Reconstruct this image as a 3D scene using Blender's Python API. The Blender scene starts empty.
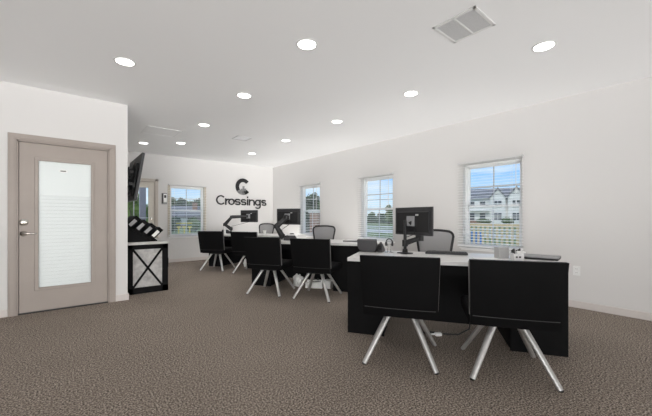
import bpy, bmesh, math, random
from mathutils import Vector, Matrix, Euler
random.seed(7)
C = bpy.context.scene.collection
PI = math.pi
R = math.radians

# ------------------------------------------------------------------ materials
def mat(name, col, rough=.5, metal=0., spec=.5, bump=None, vary=None, coat=0.):
    m = bpy.data.materials.new(name); m.use_nodes = True
    nt = m.node_tree; b = nt.nodes['Principled BSDF']
    b.inputs['Base Color'].default_value = (*col, 1)
    b.inputs['Roughness'].default_value = rough
    b.inputs['Metallic'].default_value = metal
    b.inputs['Specular IOR Level'].default_value = spec
    b.inputs['Coat Weight'].default_value = coat
    tc = nt.nodes.new('ShaderNodeTexCoord')
    if vary:
        sc, amt = vary
        n = nt.nodes.new('ShaderNodeTexNoise'); n.inputs['Scale'].default_value = sc; n.inputs['Detail'].default_value = 4
        nt.links.new(tc.outputs['Object'], n.inputs['Vector'])
        r = nt.nodes.new('ShaderNodeValToRGB')
        r.color_ramp.elements[0].position = .3; r.color_ramp.elements[1].position = .7
        r.color_ramp.elements[0].color = (*[max(0, c*(1-amt)) for c in col], 1)
        r.color_ramp.elements[1].color = (*[min(1, c*(1+amt)) for c in col], 1)
        nt.links.new(n.outputs['Fac'], r.inputs['Fac']); nt.links.new(r.outputs['Color'], b.inputs['Base Color'])
    if bump:
        sc, st = bump
        n = nt.nodes.new('ShaderNodeTexNoise'); n.inputs['Scale'].default_value = sc; n.inputs['Detail'].default_value = 3
        nt.links.new(tc.outputs['Object'], n.inputs['Vector'])
        bp = nt.nodes.new('ShaderNodeBump'); bp.inputs['Strength'].default_value = st; bp.inputs['Distance'].default_value = .01
        nt.links.new(n.outputs['Fac'], bp.inputs['Height']); nt.links.new(bp.outputs['Normal'], b.inputs['Normal'])
    return m

def emis(name, col, s):
    m = bpy.data.materials.new(name); m.use_nodes = True
    b = m.node_tree.nodes['Principled BSDF']
    b.inputs['Base Color'].default_value = (*col, 1)
    b.inputs['Emission Color'].default_value = (*col, 1); b.inputs['Emission Strength'].default_value = s
    return m

def carpet_mat():
    m = bpy.data.materials.new('carpet_loop_pile'); m.use_nodes = True
    nt = m.node_tree; b = nt.nodes['Principled BSDF']; b.inputs['Roughness'].default_value = .95
    b.inputs['Specular IOR Level'].default_value = .15
    tc = nt.nodes.new('ShaderNodeTexCoord')
    n1 = nt.nodes.new('ShaderNodeTexNoise'); n1.inputs['Scale'].default_value = 92; n1.inputs['Detail'].default_value = 2; n1.inputs['Roughness'].default_value = .75
    n2 = nt.nodes.new('ShaderNodeTexNoise'); n2.inputs['Scale'].default_value = 1.3; n2.inputs['Detail'].default_value = 3
    nt.links.new(tc.outputs['Object'], n1.inputs['Vector']); nt.links.new(tc.outputs['Object'], n2.inputs['Vector'])
    r = nt.nodes.new('ShaderNodeValToRGB')
    e = r.color_ramp.elements
    e[0].position = .38; e[0].color = (.075, .062, .053, 1)
    e[1].position = .62; e[1].color = (.54, .465, .40, 1)
    x = e.new(.5); x.color = (.245, .202, .168, 1)
    nt.links.new(n1.outputs['Fac'], r.inputs['Fac'])
    mx = nt.nodes.new('ShaderNodeMix'); mx.data_type = 'RGBA'; mx.blend_type = 'MULTIPLY'; mx.inputs[0].default_value = 1
    r2 = nt.nodes.new('ShaderNodeValToRGB'); r2.color_ramp.elements[0].color = (.85, .85, .85, 1); r2.color_ramp.elements[1].color = (1.1, 1.1, 1.1, 1)
    nt.links.new(n2.outputs['Fac'], r2.inputs['Fac'])
    nt.links.new(r.outputs['Color'], mx.inputs[6]); nt.links.new(r2.outputs['Color'], mx.inputs[7])
    nt.links.new(mx.outputs[2], b.inputs['Base Color'])
    bp = nt.nodes.new('ShaderNodeBump'); bp.inputs['Strength'].default_value = .45; bp.inputs['Distance'].default_value = .012
    nt.links.new(n1.outputs['Fac'], bp.inputs['Height']); nt.links.new(bp.outputs['Normal'], b.inputs['Normal'])
    return m

def mix_transparent(name, col, opac, rough=.3):
    m = bpy.data.materials.new(name); m.use_nodes = True
    nt = m.node_tree; b = nt.nodes['Principled BSDF']
    b.inputs['Base Color'].default_value = (*col, 1); b.inputs['Roughness'].default_value = rough
    b.inputs['Alpha'].default_value = opac
    return m

def glass_mat(name='window_glass', fac=.04, rg=.02):
    m = bpy.data.materials.new(name); m.use_nodes = True
    nt = m.node_tree; out = nt.nodes['Material Output']; nt.nodes.remove(nt.nodes['Principled BSDF'])
    t = nt.nodes.new('ShaderNodeBsdfTransparent'); t.inputs['Color'].default_value = (.97, .985, .98, 1)
    g = nt.nodes.new('ShaderNodeBsdfGlossy'); g.inputs['Roughness'].default_value = rg
    mx = nt.nodes.new('ShaderNodeMixShader'); mx.inputs[0].default_value = fac
    nt.links.new(t.outputs[0], mx.inputs[1]); nt.links.new(g.outputs[0], mx.inputs[2]); nt.links.new(mx.outputs[0], out.inputs[0])
    return m

M = dict(
    wall=mat('warm_white_wall_paint', (.66, .648, .635), .75, bump=(180, .05)),
    ceil=mat('flat_white_ceiling_paint', (.88, .88, .88), .85, bump=(140, .05)),
    base=mat('pale_trim_paint', (.62, .575, .55), .45),
    taupe=mat('taupe_door_paint', (.345, .30, .268), .5, vary=(3, .04)),
    carpet=carpet_mat(),
    white=mat('white_vinyl', (.92, .92, .91), .4),
    slat=mat('white_blind_slat', (.92, .92, .91), .45),
    glass=glass_mat(),
    glassm=glass_mat('soft_door_glass', .03, .35),
    rail=mat('grey_headrail', (.62, .615, .61), .5),
    muntin=mat('grey_muntin', (.55, .57, .6), .5),
    black=mat('black_melamine', (.005, .005, .0055), .65, spec=.12, vary=(30, .15)),
    top=mat('white_desk_laminate', (.74, .73, .72), .3, vary=(8, .03)),
    vinyl=mat('black_upholstery_vinyl', (.0045, .0045, .005), .6, spec=.11, bump=(220, .12)),
    piping=mat('grey_black_piping', (.035, .035, .035), .5),
    lit_strip=mat('grey_side_highlight', (.17, .165, .16), .35),  # paler than the vinyl, stands for light on the chair back sides
    alu=mat('brushed_aluminium', (.60, .595, .585), .4, metal=.7, vary=(40, .06)),
    chrome=mat('satin_nickel', (.62, .60, .57), .25, metal=1),
    dark=mat('dark_plastic', (.010, .010, .011), .45),
    char=mat('charcoal_plastic', (.036, .036, .039), .45, vary=(12, .2)),
    grey=mat('grey_plastic', (.30, .30, .31), .45),
    lgrey=mat('light_grey_plastic', (.52, .52, .52), .5),
    screen=mat('dark_screen', (.01, .01, .012), .12),
    mesh=mix_transparent('grey_chair_mesh', (.30, .30, .31), .72, .8),
    paper=mat('white_paper', (.82, .82, .80), .7),
    gloss=mat('clear_white_acrylic', (.8, .8, .8), .15),
    bag=mat('white_plastic_bag', (.75, .75, .74), .35, bump=(25, .8)),
    wash=mat('whitewashed_panel', (.42, .41, .40), .7, vary=(14, .25)),
    stone=mat('grey_top_laminate', (.50, .49, .47), .4, vary=(20, .1)),
    lens=emis('lit_lens', (1, .97, .93), 9),
    trimring=mat('white_light_trim', (.76, .76, .75), .5),
    ventm=mat('vent_white_metal', (.66, .66, .66), .5),
    ventd=mat('vent_dark_gap', (.30, .30, .30), .8),
    sign=mat('black_sign_acrylic', (.012, .012, .013), .35),
    signg=mat('grey_sign_acrylic', (.20, .20, .20), .4, vary=(6, .5)),
    beige=mat('beige_casing', (.52, .46, .37), .5),
    cream=mat('cream_panel', (.66, .62, .55), .5),
)

# ------------------------------------------------------------------ mesh helpers
def mk(name, bm, m, parent=None, smooth=False, loc=None, rot=None):
    me = bpy.data.meshes.new(name); bmesh.ops.recalc_face_normals(bm, faces=bm.faces[:]); bm.to_mesh(me); bm.free()
    if smooth:
        for p in me.polygons: p.use_smooth = True
    o = bpy.data.objects.new(name, me); C.objects.link(o); me.materials.append(m)
    if smooth == 'edge':
        md = o.modifiers.new('es', 'EDGE_SPLIT'); md.split_angle = R(40)
    if parent: o.parent = parent
    if loc: o.location = loc
    if rot: o.rotation_euler = rot
    return o

def B(): return bmesh.new()

def box(bm, x0, x1, y0, y1, z0, z1, bev=0, mtx=None, seg=2):
    vs = [bm.verts.new((x, y, z)) for x in (x0, x1) for y in (y0, y1) for z in (z0, z1)]
    fs = [bm.faces.new([vs[i] for i in q]) for q in ((0, 1, 3, 2), (4, 6, 7, 5), (0, 4, 5, 1), (2, 3, 7, 6), (0, 2, 6, 4), (1, 5, 7, 3))]
    allv = vs
    if bev:
        es = list({e for f in fs for e in f.edges})
        r = bmesh.ops.bevel(bm, geom=es, offset=bev, segments=seg, affect='EDGES', profile=.5)
        allv = list({v for f in r['faces'] for v in f.verts} | {v for v in vs if v.is_valid})
    if mtx: bmesh.ops.transform(bm, matrix=mtx, verts=allv)
    return bm

def tube(bm, pts, rad, n=10, cap=True, flat=1.0):
    """sweep round section along pts; rad scalar or list; flat squashes second section axis"""
    pts = [Vector(p) for p in pts]
    if not isinstance(rad, (list, tuple)): rad = [rad]*len(pts)
    rings = []; prev = None
    for i, p in enumerate(pts):
        if i == 0: t = pts[1]-p
        elif i == len(pts)-1: t = p-pts[i-1]
        else: t = (pts[i+1]-p).normalized()+(p-pts[i-1]).normalized()
        t.normalize()
        up = Vector((0, 0, 1)) if abs(t.z) < .95 else Vector((1, 0, 0))
        if prev is not None:
            a = (prev-t*prev.dot(t)).normalized()
        else: a = t.cross(up).normalized()
        b = t.cross(a).normalized(); prev = a
        rings.append([bm.verts.new(p+a*rad[i]*math.cos(2*PI*k/n)+b*rad[i]*flat*math.sin(2*PI*k/n)) for k in range(n)])
    for r0, r1 in zip(rings, rings[1:]):
        for k in range(n): bm.faces.new((r0[k], r0[(k+1) % n], r1[(k+1) % n], r1[k]))
    if cap: bm.faces.new(rings[0][::-1]); bm.faces.new(rings[-1])
    return bm

def lathe(bm, prof, c=(0, 0, 0), n=24, ax='z'):
    """prof: list (r, h)"""
    def P(r, h, a):
        x, y = r*math.cos(a), r*math.sin(a)
        v = {'z': (x, y, h), 'x': (h, x, y), 'y': (x, h, y)}[ax]
        return bm.verts.new((v[0]+c[0], v[1]+c[1], v[2]+c[2]))
    rings = [[P(max(r, 1e-4), h, 2*PI*k/n) for k in range(n)] for r, h in prof]
    for a, b in zip(rings, rings[1:]):
        for k in range(n): bm.faces.new((a[k], a[(k+1) % n], b[(k+1) % n], b[k]))
    bm.faces.new(rings[0]); bm.faces.new(rings[-1][::-1])
    return bm

def prism(bm, poly, h0, h1, plane='xy'):
    def P(a, b, h): return bm.verts.new({'xy': (a, b, h), 'xz': (a, h, b), 'yz': (h, a, b)}[plane])
    lo = [P(a, b, h0) for a, b in poly]; hi = [P(a, b, h1) for a, b in poly]
    n = len(poly)
    for i in range(n): bm.faces.new((lo[i], lo[(i+1) % n], hi[(i+1) % n], hi[i]))
    bm.faces.new(lo[::-1]); bm.faces.new(hi)
    return bm

def ribbon(bm, pts, w, h0, h1, closed=False, plane='xz'):
    n = len(pts); P = [Vector((a, b)) for a, b in pts]; L = []; Rr = []
    for i in range(n):
        if closed: a, b = P[i-1], P[(i+1) % n]
        else: a, b = P[max(i-1, 0)], P[min(i+1, n-1)]
        d1 = (P[i]-a); d2 = (b-P[i])
        if d1.length < 1e-6: d1 = d2
        if d2.length < 1e-6: d2 = d1
        d1.normalize(); d2.normalize()
        t = (d1+d2).normalized(); nn = Vector((-t.y, t.x)); k = w/2/max(.5, nn.dot(Vector((-d1.y, d1.x))))
        L.append(P[i]+nn*k); Rr.append(P[i]-nn*k)
    def V(p, h): return bm.verts.new({'xy': (p.x, p.y, h), 'xz': (p.x, h, p.y), 'yz': (h, p.x, p.y)}[plane])
    q = [(V(L[i], h0), V(Rr[i], h0), V(Rr[i], h1), V(L[i], h1)) for i in range(n)]
    m = n if closed else n-1
    for i in range(m):
        a, b = q[i], q[(i+1) % n]
        for k in range(4): bm.faces.new((a[k], b[k], b[(k+1) % 4], a[(k+1) % 4]))
    if not closed: bm.faces.new(q[0]); bm.faces.new(q[-1][::-1])
    return bm

def arc(cx, cy, rx, ry, a0, a1, n=20):
    return [(cx+rx*math.cos(R(a0+(a1-a0)*i/n)), cy+ry*math.sin(R(a0+(a1-a0)*i/n))) for i in range(n+1)]

# ------------------------------------------------------------------ tagging
def tag(o, label, cat, group=None, kind=None):
    if label: o['label'] = label
    if cat: o['category'] = cat
    if group: o['group'] = group
    if kind: o['kind'] = kind
    return o

def thing(name, label, cat, loc=(0, 0, 0), rz=0, group=None):
    o = bpy.data.objects.new(name, None); C.objects.link(o); o.empty_display_size = .1
    o.location = loc; o.rotation_euler = (0, 0, rz)
    return tag(o, label, cat, group)

def struct(name, bm, m, parent=None, **k):
    o = mk(name, bm, m, parent, **k)
    if not parent: o['kind'] = 'structure'
    return o

def dup(root, loc, rz, label=None, group=None):
    r = root.copy(); C.objects.link(r); r.location = loc; r.rotation_euler = (0, 0, rz)
    if label: r['label'] = label
    if group: r['group'] = group
    for ch in list(root.children):
        c = ch.copy(); C.objects.link(c); c.parent = r
        for g in list(ch.children):
            d = g.copy(); C.objects.link(d); d.parent = c
    return r

# ================================================================== ROOM SHELL
CH = 2.716            # ceiling
XR, YB = 5.02, 8.72   # right wall, back wall
YD, XI = 5.153, .66   # door wall plane, inner corner
XW, YF = -3.0, -3.0   # unseen walls behind the camera
T = .16
WZ0, WZ1, WHW = .665, 2.005, .43
BZ1 = 1.965           # head of the back wall window
WINS = [2.125, 4.43, 6.77]   # centres along right wall
BWX = 2.465                  # back wall window centre
DX0, DX1, DZ = .80, 1.70, 2.04

struct('floor', box(B(), XW-.2, XR+T, YF-.2, YB+T, -.1, 0), M['carpet'])
struct('ceiling', box(B(), XW-.2, XR+T, YF-.2, YB+T, CH, CH+.12), M['ceil'])

bm = B()
ys = [YF-.2]
for c in WINS:
    box(bm, XR, XR+T, ys[-1], c-WHW, 0, CH)
    box(bm, XR, XR+T, c-WHW, c+WHW, 0, WZ0); box(bm, XR, XR+T, c-WHW, c+WHW, WZ1, CH)
    ys.append(c+WHW)
box(bm, XR, XR+T, ys[-1], YB+T, 0, CH)
struct('wall_right', bm, M['wall'])
bm = B()
box(bm, XI, DX0, YB, YB+T, 0, CH); box(bm, DX0, DX1, YB, YB+T, DZ, CH)
box(bm, DX1, BWX-WHW, YB, YB+T, 0, CH)
box(bm, BWX-WHW, BWX+WHW, YB, YB+T, 0, WZ0); box(bm, BWX-WHW, BWX+WHW, YB, YB+T, BZ1, CH)
box(bm, BWX+WHW, XR, YB, YB+T, 0, CH)
struct('wall_back', bm, M['wall'])
LX0, LX1, LZ = -.455, .453, 2.068
bm = B()
box(bm, XW, LX0, YD, YD+T, 0, CH); box(bm, LX0, LX1, YD, YD+T, LZ, CH); box(bm, LX1, XI, YD, YD+T, 0, CH)
box(bm, XW, XI-T, YD+T, YD+T+.02, 0, CH)
struct('wall_left', bm, M['wall'])
struct('wall_side', box(B(), XI-T, XI, YD+T, YB+T, 0, CH), M['wall'])
struct('wall_front', box(B(), XW-.2, XR, YF-.2, YF, 0, CH), M['wall'])
struct('wall_near', box(B(), XW-.2, XW, YF, YD+T, 0, CH), M['wall'])

def basebd(name, x0, x1, y0, y1):
    struct(name, box(B(), x0, x1, y0, y1, 0, .088, .006), M['base'])
basebd('baseboard_right', XR-.016, XR, YF, YB)
basebd('baseboard_back', 1.77, XR-.016, YB-.016, YB)
basebd('baseboard_left', XW, -.522, YD-.016, YD)
basebd('baseboard_corner', .514, XI+.016, YD-.016, YD)
basebd('baseboard_side', XI, XI+.016, YD, YB-.016)

# ------------------------------------------------------------------ taupe door (door_1)
d1 = bpy.data.objects.new('door_1', None); C.objects.link(d1); d1['kind'] = 'structure'
d1.location = (0, YD, 0)
bm = B()
for x0, x1 in ((LX0-.067, LX0+.004), (LX1-.004, LX1+.067)):
    box(bm, x0, x1, -.02, .0, 0, LZ-.004, .003); box(bm, x0+.016, x1-.016, -.027, -.0195, 0, LZ+.012, .003)
box(bm, LX0-.067, LX1+.067, -.02, 0, LZ-.004, LZ+.066, .003); box(bm, LX0-.051, LX1+.051, -.027, -.0195, LZ+.012, LZ+.05, .003)
mk('door_trim', bm, M['taupe'], d1)
bm = B()
box(bm, LX0, LX0+.018, -.002, .15, 0, LZ); box(bm, LX1-.018, LX1, -.002, .15, 0, LZ); box(bm, LX0, LX1, -.002, .15, LZ-.018, LZ)
mk('door_jamb', bm, M['taupe'], d1)
GX0, GX1, GZ0, GZ1 = -.272, .262, .285, 1.852
lx0, lx1 = LX0+.02, LX1-.02
bm = B()
box(bm, lx0, GX0, .035, .078, .012, LZ-.02); box(bm, GX1, lx1, .035, .078, .012, LZ-.02)
box(bm, GX0, GX1, .035, .078, .012, GZ0); box(bm, GX0, GX1, .035, .078, GZ1, LZ-.02)
leaf = mk('door_leaf', bm, M['taupe'], d1)
bm = B()
for q in ((GX0-.026, GX0+.012, GZ0-.026, GZ1+.026), (GX1-.012, GX1+.026, GZ0-.026, GZ1+.026), (GX0, GX1, GZ0-.026, GZ0+.012), (GX0, GX1, GZ1-.012, GZ1+.026)):
    box(bm, q[0], q[1], .022, .04, q[2], q[3], .006)
mk('glazing_frame', bm, M['taupe'], leaf)
mk('glass_pane', box(B(), GX0, GX1, .046, .050, GZ0, GZ1), M['glassm'], leaf)
bm = B()
z = GZ0+.01
while z < GZ1-.45:
    box(bm, GX0+.01, GX1-.01, .0535, .055, z, z+.0435, mtx=Matrix.Translation((0, .056, z)) @ Matrix.Rotation(R(-20), 4, 'X') @ Matrix.Translation((0, -.056, -z))); z += .045
box(bm, GX0+.002, GX1-.002, .0515, .06, z, GZ1)
mk('blind_backing', box(B(), GX0+.002, GX1-.002, .072, .075, GZ0, GZ1), M['trimring'], leaf)
mk('enclosed_blind', bm, mat('door_blind_white', (.86, .865, .875), .6), leaf)
st = mk('sticker', lathe(B(), [(.032, 0), (.032, -.0015)], (0, 0, 0), 20, 'y'), M['paper'], leaf, loc=(-.03, .045, 1.735))
st.scale = (1.5, 1, .62)
mk('sticker_mark', box(B(), -.058, -.002, .042, .0432, 1.729, 1.741), M['dark'], leaf)
bm = B()
lathe(bm, [(.040, .035), (.040, .022), (.030, .014)], (-.392, 0, 1.092), 24, 'y'); lathe(bm, [(.017, .016), (.015, .004)], (-.392, 0, 1.092), 16, 'y')
box(bm, -.396, -.388, -.012, .006, 1.077, 1.107, .003)
mk('deadbolt', bm, M['chrome'], leaf, smooth='edge')
bm = B()
lathe(bm, [(.034, .035), (.033, .022), (.018, .012), (.013, -.02)], (-.392, 0, .957), 24, 'y')
tube(bm, [(-.395, -.02, .957), (-.36, -.028, .958), (-.31, -.03, .953), (-.275, -.026, .956)], [.012, .012, .010, .008], 10)
mk('lever_handle', bm, M['chrome'], leaf, smooth=True)
bm = B()
bm.free()
for z in (.25, 1.05, 1.85): mk('hinge', tube(B(), [(lx1+.008, .03, z-.05), (lx1+.008, .03, z+.05)], .007, 8), M['taupe'], d1)
struct('trim_1', box(B(), LX0, LX1, YD-.0, YD+.15, 0, .012), M['dark'])

# ------------------------------------------------------------------ glazed exit door (door_2)
d2 = bpy.data.objects.new('door_2', None); C.objects.link(d2); d2['kind'] = 'structure'
bm = B()
for x0, x1 in ((DX0-.06, DX0+.005), (DX1-.005, DX1+.065)): box(bm, x0, x1, YB-.02, YB, 0, DZ+.06, .004)
box(bm, DX0-.06, DX1+.065, YB-.02, YB, DZ-.005, DZ+.06, .004)
box(bm, DX0, DX0+.02, YB, YB+.15, 0, DZ); box(bm, DX1-.02, DX1, YB, YB+.15, 0, DZ); box(bm, DX0, DX1, YB, YB+.15, DZ-.02, DZ)
mk('door_frame', bm, mat('beige_door_frame', (.50, .45, .40), .5), d2)
bm = B()
a0, a1 = DX0+.022, DX1-.022
box(bm, a0, a0+.12, YB+.03, YB+.075, .01, DZ-.022); box(bm, a1-.12, a1, YB+.03, YB+.075, .01, DZ-.022)
box(bm, a0+.12, a1-.12, YB+.03, YB+.075, .01, .25); box(bm, a0+.12, a1-.12, YB+.03, YB+.075, DZ-.16, DZ-.022)
lf = mk('door_leaf', bm, M['cream'], d2)
mk('glass_pane', box(B(), a0+.12, a1-.12, YB+.05, YB+.055, .25, DZ-.16), M['glass'], lf)
bm = B(); box(bm, a0+.12, a1-.12, YB+.044, YB+.06, 1.13, 1.15); box(bm, (a0+a1)/2-.01, (a0+a1)/2+.01, YB+.044, YB+.06, .25, DZ-.16)
mk('glazing_bar', bm, M['muntin'], lf)
bm = B(); lathe(bm, [(.03, YB+.03), (.028, YB+.018), (.012, YB+.01), (.011, YB-.02)], (a1-.06, 0, 1.0), 20, 'y')
tube(bm, [(a1-.06, YB-.02, 1.0), (a1-.11, YB-.028, 1.0), (a1-.17, YB-.026, .998)], [.011, .01, .008], 8)
lathe(bm, [(.028, YB+.03), (.026, YB+.012)], (a1-.06, 0, 1.13), 20, 'y')
mk('lever_handle', bm, M['chrome'], lf, smooth='edge')
wg = bpy.data.objects.new('door_closer', None)
bpy.data.objects.remove(wg)

# ------------------------------------------------------------------ windows (local: x along wall, y outward, z up; origin at opening centre on floor)
def make_window(n, loc, rz, head=2.005):
    r = bpy.data.objects.new('window_%d' % n, None); C.objects.link(r); r['kind'] = 'structure'
    r.location = loc; r.rotation_euler = (0, 0, rz)
    w, z0, z1 = WHW, WZ0, head; zm = 1.325; f = .034
    bm = B()
    for q in ((-w, -w+f, z0, z1), (w-f, w, z0, z1), (-w, w, z0, z0+f), (-w, w, z1-f, z1)): box(bm, q[0], q[1], .07, .15, q[2], q[3], .004)
    mk('window_frame', bm, M['white'], r)
    bm = B(); g = .026
    for (a, b, y0) in ((z0+f, zm+.02, .082), (zm-.02, z1-f, .108)):
        for q in ((-w+f, -w+f+g, a, b), (w-f-g, w-f, a, b), (-w+f, w-f, a, a+g), (-w+f, w-f, b-g, b)): box(bm, q[0], q[1], y0, y0+.028, q[2], q[3], .003)
    mk('sash', bm, M['white'], r)
    bm = B(); c = w-f-g
    box(bm, -c, c, .094, .098, z0+f+g, zm-.01); box(bm, -c, c, .12, .124, zm+.01, z1-f-g)
    mk('glass_pane', bm, M['glass'], r)
    bm = B(); t = .008
    box(bm, -t, t, .116, .128, zm+.01, z1-f-g); box(bm, -c, c, .116, .128, 1.64-t, 1.64+t)
    box(bm, -t, t, .09, .102, z0+f+g, zm-.01)
    mk('muntin', bm, M['muntin'], r)
    box_ = B(); box(box_, -w-.05, w+.05, -.03, .075, z0-.022, z0, .005); box(box_, -w-.03, w+.03, -.008, 0, z0-.045, z0-.022, .003)
    mk('window_sill', box_, M['white'], r)
    return r
RW = -PI/2   # right wall: local x -> -Y, local y -> +X
for i, c in enumerate(WINS): make_window(i+1, (XR, c, 0), RW)
w4 = make_window(4, (BWX, YB, 0), 0, BZ1)
for x0, x1 in ((-WHW-.05, -WHW+.004), (WHW-.004, WHW+.05)): mk('window_casing', box(B(), x0, x1, -.012, .07, WZ0, BZ1+.005, .003), M['beige'], w4)

def make_blind(loc, rz, label, drop, top=2.010):
    """horizontal blind hung in front of the wall; drop = z of the bottom rail"""
    t = thing('window_blind', label, 'window blind', loc, rz, 'white horizontal window blinds')
    hw = .475; y0, y1 = -.075, -.018
    mk('headrail', box(B(), -hw-.004, hw+.004, y0-.002, y1+.017, top, top+.029, .003), M['rail'], t)
    bm = B(); z = drop+.03; tilt = R(8.7)
    while z < top-.012:
        mt = Matrix.Translation((0, -.046, z)) @ Matrix.Rotation(tilt, 4, 'X')
        box(bm, -hw, hw, -.0245, .0245, -.0008, .0008, mtx=mt); z += .043
    mk('slats', bm, M['slat'], t)
    mk('bottom_rail', box(B(), -hw, hw, y0+.004, y1-.004, drop, drop+.018, .004), M['white'], t)
    for x in (-.33, .33):
        bm = B()
        for yy in (-.07, -.021): box(bm, x-.0012, x+.0012, yy-.0008, yy+.0008, drop+.01, top+.004)
        mk('ladder_cord', bm, M['white'], t)
    bm = B(); tube(bm, [(.40, -.081, top+.005), (.40, -.085, 1.35)], .004, 6)
    mk('tilt_wand', bm, M['gloss'], t)
    return t
make_blind((XR, 2.14, 0), RW, 'white horizontal blind on the window beside the nearest desk, houses beyond it', .682)
make_blind((XR, 4.437, 0), RW, 'white horizontal blind on the middle window of the right wall, open field beyond it', .682)
make_blind((XR, 6.77, 0), RW, 'white horizontal blind on the furthest right wall window, brick pillar beyond it', .682)
make_blind((BWX, YB, 0), 0, 'white horizontal blind on the back wall window, left of the wall lettering', .682, 1.970)

# ------------------------------------------------------------------ ceiling fixtures
LIGHTS = [(.455, 3.73, 'recessed downlight above the taupe door, furthest left on the ceiling'),
          (1.68, 2.31, 'large bright recessed downlight nearest the camera left of the square return vent'),
          (3.37, .955, 'recessed downlight right of the square return vent'),
          (3.36, 2.39, 'recessed downlight above the nearest desk monitor, beyond the return vent'),
          (1.76, 3.79, 'recessed downlight second along the left row, before the small vent'),
          (1.80, 5.43, 'recessed downlight third along the left row, beside the ceiling hatch'),
          (3.41, 3.855, 'recessed downlight third along the row nearest the windows'),
          (3.45, 5.47, 'recessed downlight fourth along the row nearest the windows'),
          (1.86, 7.06, 'recessed downlight behind the ceiling hatch, last of the left row'),
          (1.25, 7.55, 'recessed downlight above the hanging television, near the exit door'),
          (3.51, 7.11, 'recessed downlight above the wall emblem, last of the row nearest the windows')]
proto = None
for x, y, lab in LIGHTS:
    if proto is None:
        proto = thing('recessed_downlight', lab, 'ceiling light', (x, y, CH), 0, 'recessed ceiling downlights')
        bm = B()
        n = 32
        pr = [(.082, 0), (.098, 0), (.096, -.006), (.084, -.008), (.078, -.003)]
        rings = [[bm.verts.new((r*math.cos(2*PI*k/n), r*math.sin(2*PI*k/n), h)) for k in range(n)] for r, h in pr]
        for a, b in zip(rings, rings[1:]+rings[:1]):
            for k in range(n): bm.faces.new((a[k], a[(k+1) % n], b[(k+1) % n], b[k]))
        mk('trim_ring', bm, M['trimring'], proto, smooth=True)
        mk('lens', lathe(B(), [(.079, -.0005), (.079, -.004), (.05, -.0055)], n=32), M['lens'], proto)
    else:
        dup(proto, (x, y, CH), 0, lab)
    L = bpy.data.lights.new('downlight_lamp', 'SPOT'); L.energy = 13 if y < 5 else 31; L.spot_size = R(150 if y < 5 else 118); L.spot_blend = .8; L.shadow_soft_size = .08; L.color = (1, .955, .90)
    lo = bpy.data.objects.new('downlight_lamp', L); C.objects.link(lo); lo.location = (x, y, CH-.012)

t = thing('return_air_vent', 'square white return air vent with two louvred halves on the near ceiling', 'ceiling vent', (2.505, 1.27, CH))
bm = B(); h = .178
for q in ((-h, h, -h, -h+.026), (-h, h, h-.026, h), (-h, -h+.026, -h, h), (h-.026, h, -h, h), (-h, h, -.008, .008)): box(bm, q[0], q[1], q[2], q[3], -.009, 0, .003)
mk('frame', bm, M['trimring'], t)
bm = B()
k = -h+.03
while k < h-.03:
    for s in ((-h+.02, -.008), (.008, h-.02)):
        box(bm, k, k+.008, s[0], s[1], -.006, -.003)
    k += .0135
mk('louvres', bm, M['ventm'], t)
mk('backing', box(B(), -h+.02, h-.02, -h+.02, h-.02, -.0022, 0), M['ventd'], t)
t = thing('supply_air_vent', 'small grey ceiling register between the two rows of downlights', 'ceiling vent', (2.675, 5.86, CH))
bm = B(); hx, hy = .15, .14
for q in ((-hx, hx, -hy, -hy+.025), (-hx, hx, hy-.025, hy), (-hx, -hx+.025, -hy, hy), (hx-.025, hx, -hy, hy)): box(bm, q[0], q[1], q[2], q[3], -.012, 0, .003)
mk('frame', bm, M['ventm'], t)
bm = B()
for i in range(9): box(bm, -hx+.02, hx-.02, -hy+.028+i*.026, -hy+.034+i*.026, -.009, -.002)
mk('louvres', bm, M['ventm'], t)
mk('backing', box(B(), -hx+.02, hx-.02, -hy+.02, hy-.02, -.002, 0), M['ventd'], t)
t = thing('ceiling_hatch', 'flush square white access hatch in the far left ceiling', 'access hatch', (1.35, 6.36, CH))
bm = B(); h = .285
for q in ((-h, h, -h, -h+.03), (-h, h, h-.03, h), (-h, -h+.03, -h, h), (h-.03, h, -h, h)): box(bm, q[0], q[1], q[2], q[3], -.006, 0, .002)
mk('frame', bm, M['ceil'], t)
mk('panel', box(B(), -h+.033, h-.033, -h+.033, h-.033, -.004, 0), M['ceil'], t)

t = thing('wall_outlet', 'white electrical outlet low on the right wall beside the nearest desk', 'outlet', (XR, 1.066, .47), RW)
mk('cover_plate', box(B(), -.037, .037, -.006, 0, -.06, .06, .003), M['trimring'], t)
for z in (-.024, .024): mk('receptacle', box(B(), -.016, .016, -.009, -.005, z-.014, z+.014, .004), M['trimring'], t)
for z in (-.024, .024):
    bm = B()
    for x in (-.007, .007): box(bm, x-.0015, x+.0015, -.0094, -.0085, z-.005, z+.006)
    mk('slot', bm, M['dark'], t)

t = thing('wall_keypad', 'small dark framed wall control between the exit door and the back window', 'wall control', (1.905, YB, 1.63))
mk('housing', box(B(), -.062, .062, -.03, 0, -.15, .135, .008), M['grey'], t)
mk('cover', box(B(), -.022, .05, -.04, -.028, -.10, .11, .006), M['white'], t)
mk('display', box(B(), -.012, .036, -.042, -.039, .01, .08), M['dark'], t)
mk('side_strip', box(B(), -.058, -.03, -.038, -.028, -.13, .12, .004), M['dark'], t)

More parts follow.
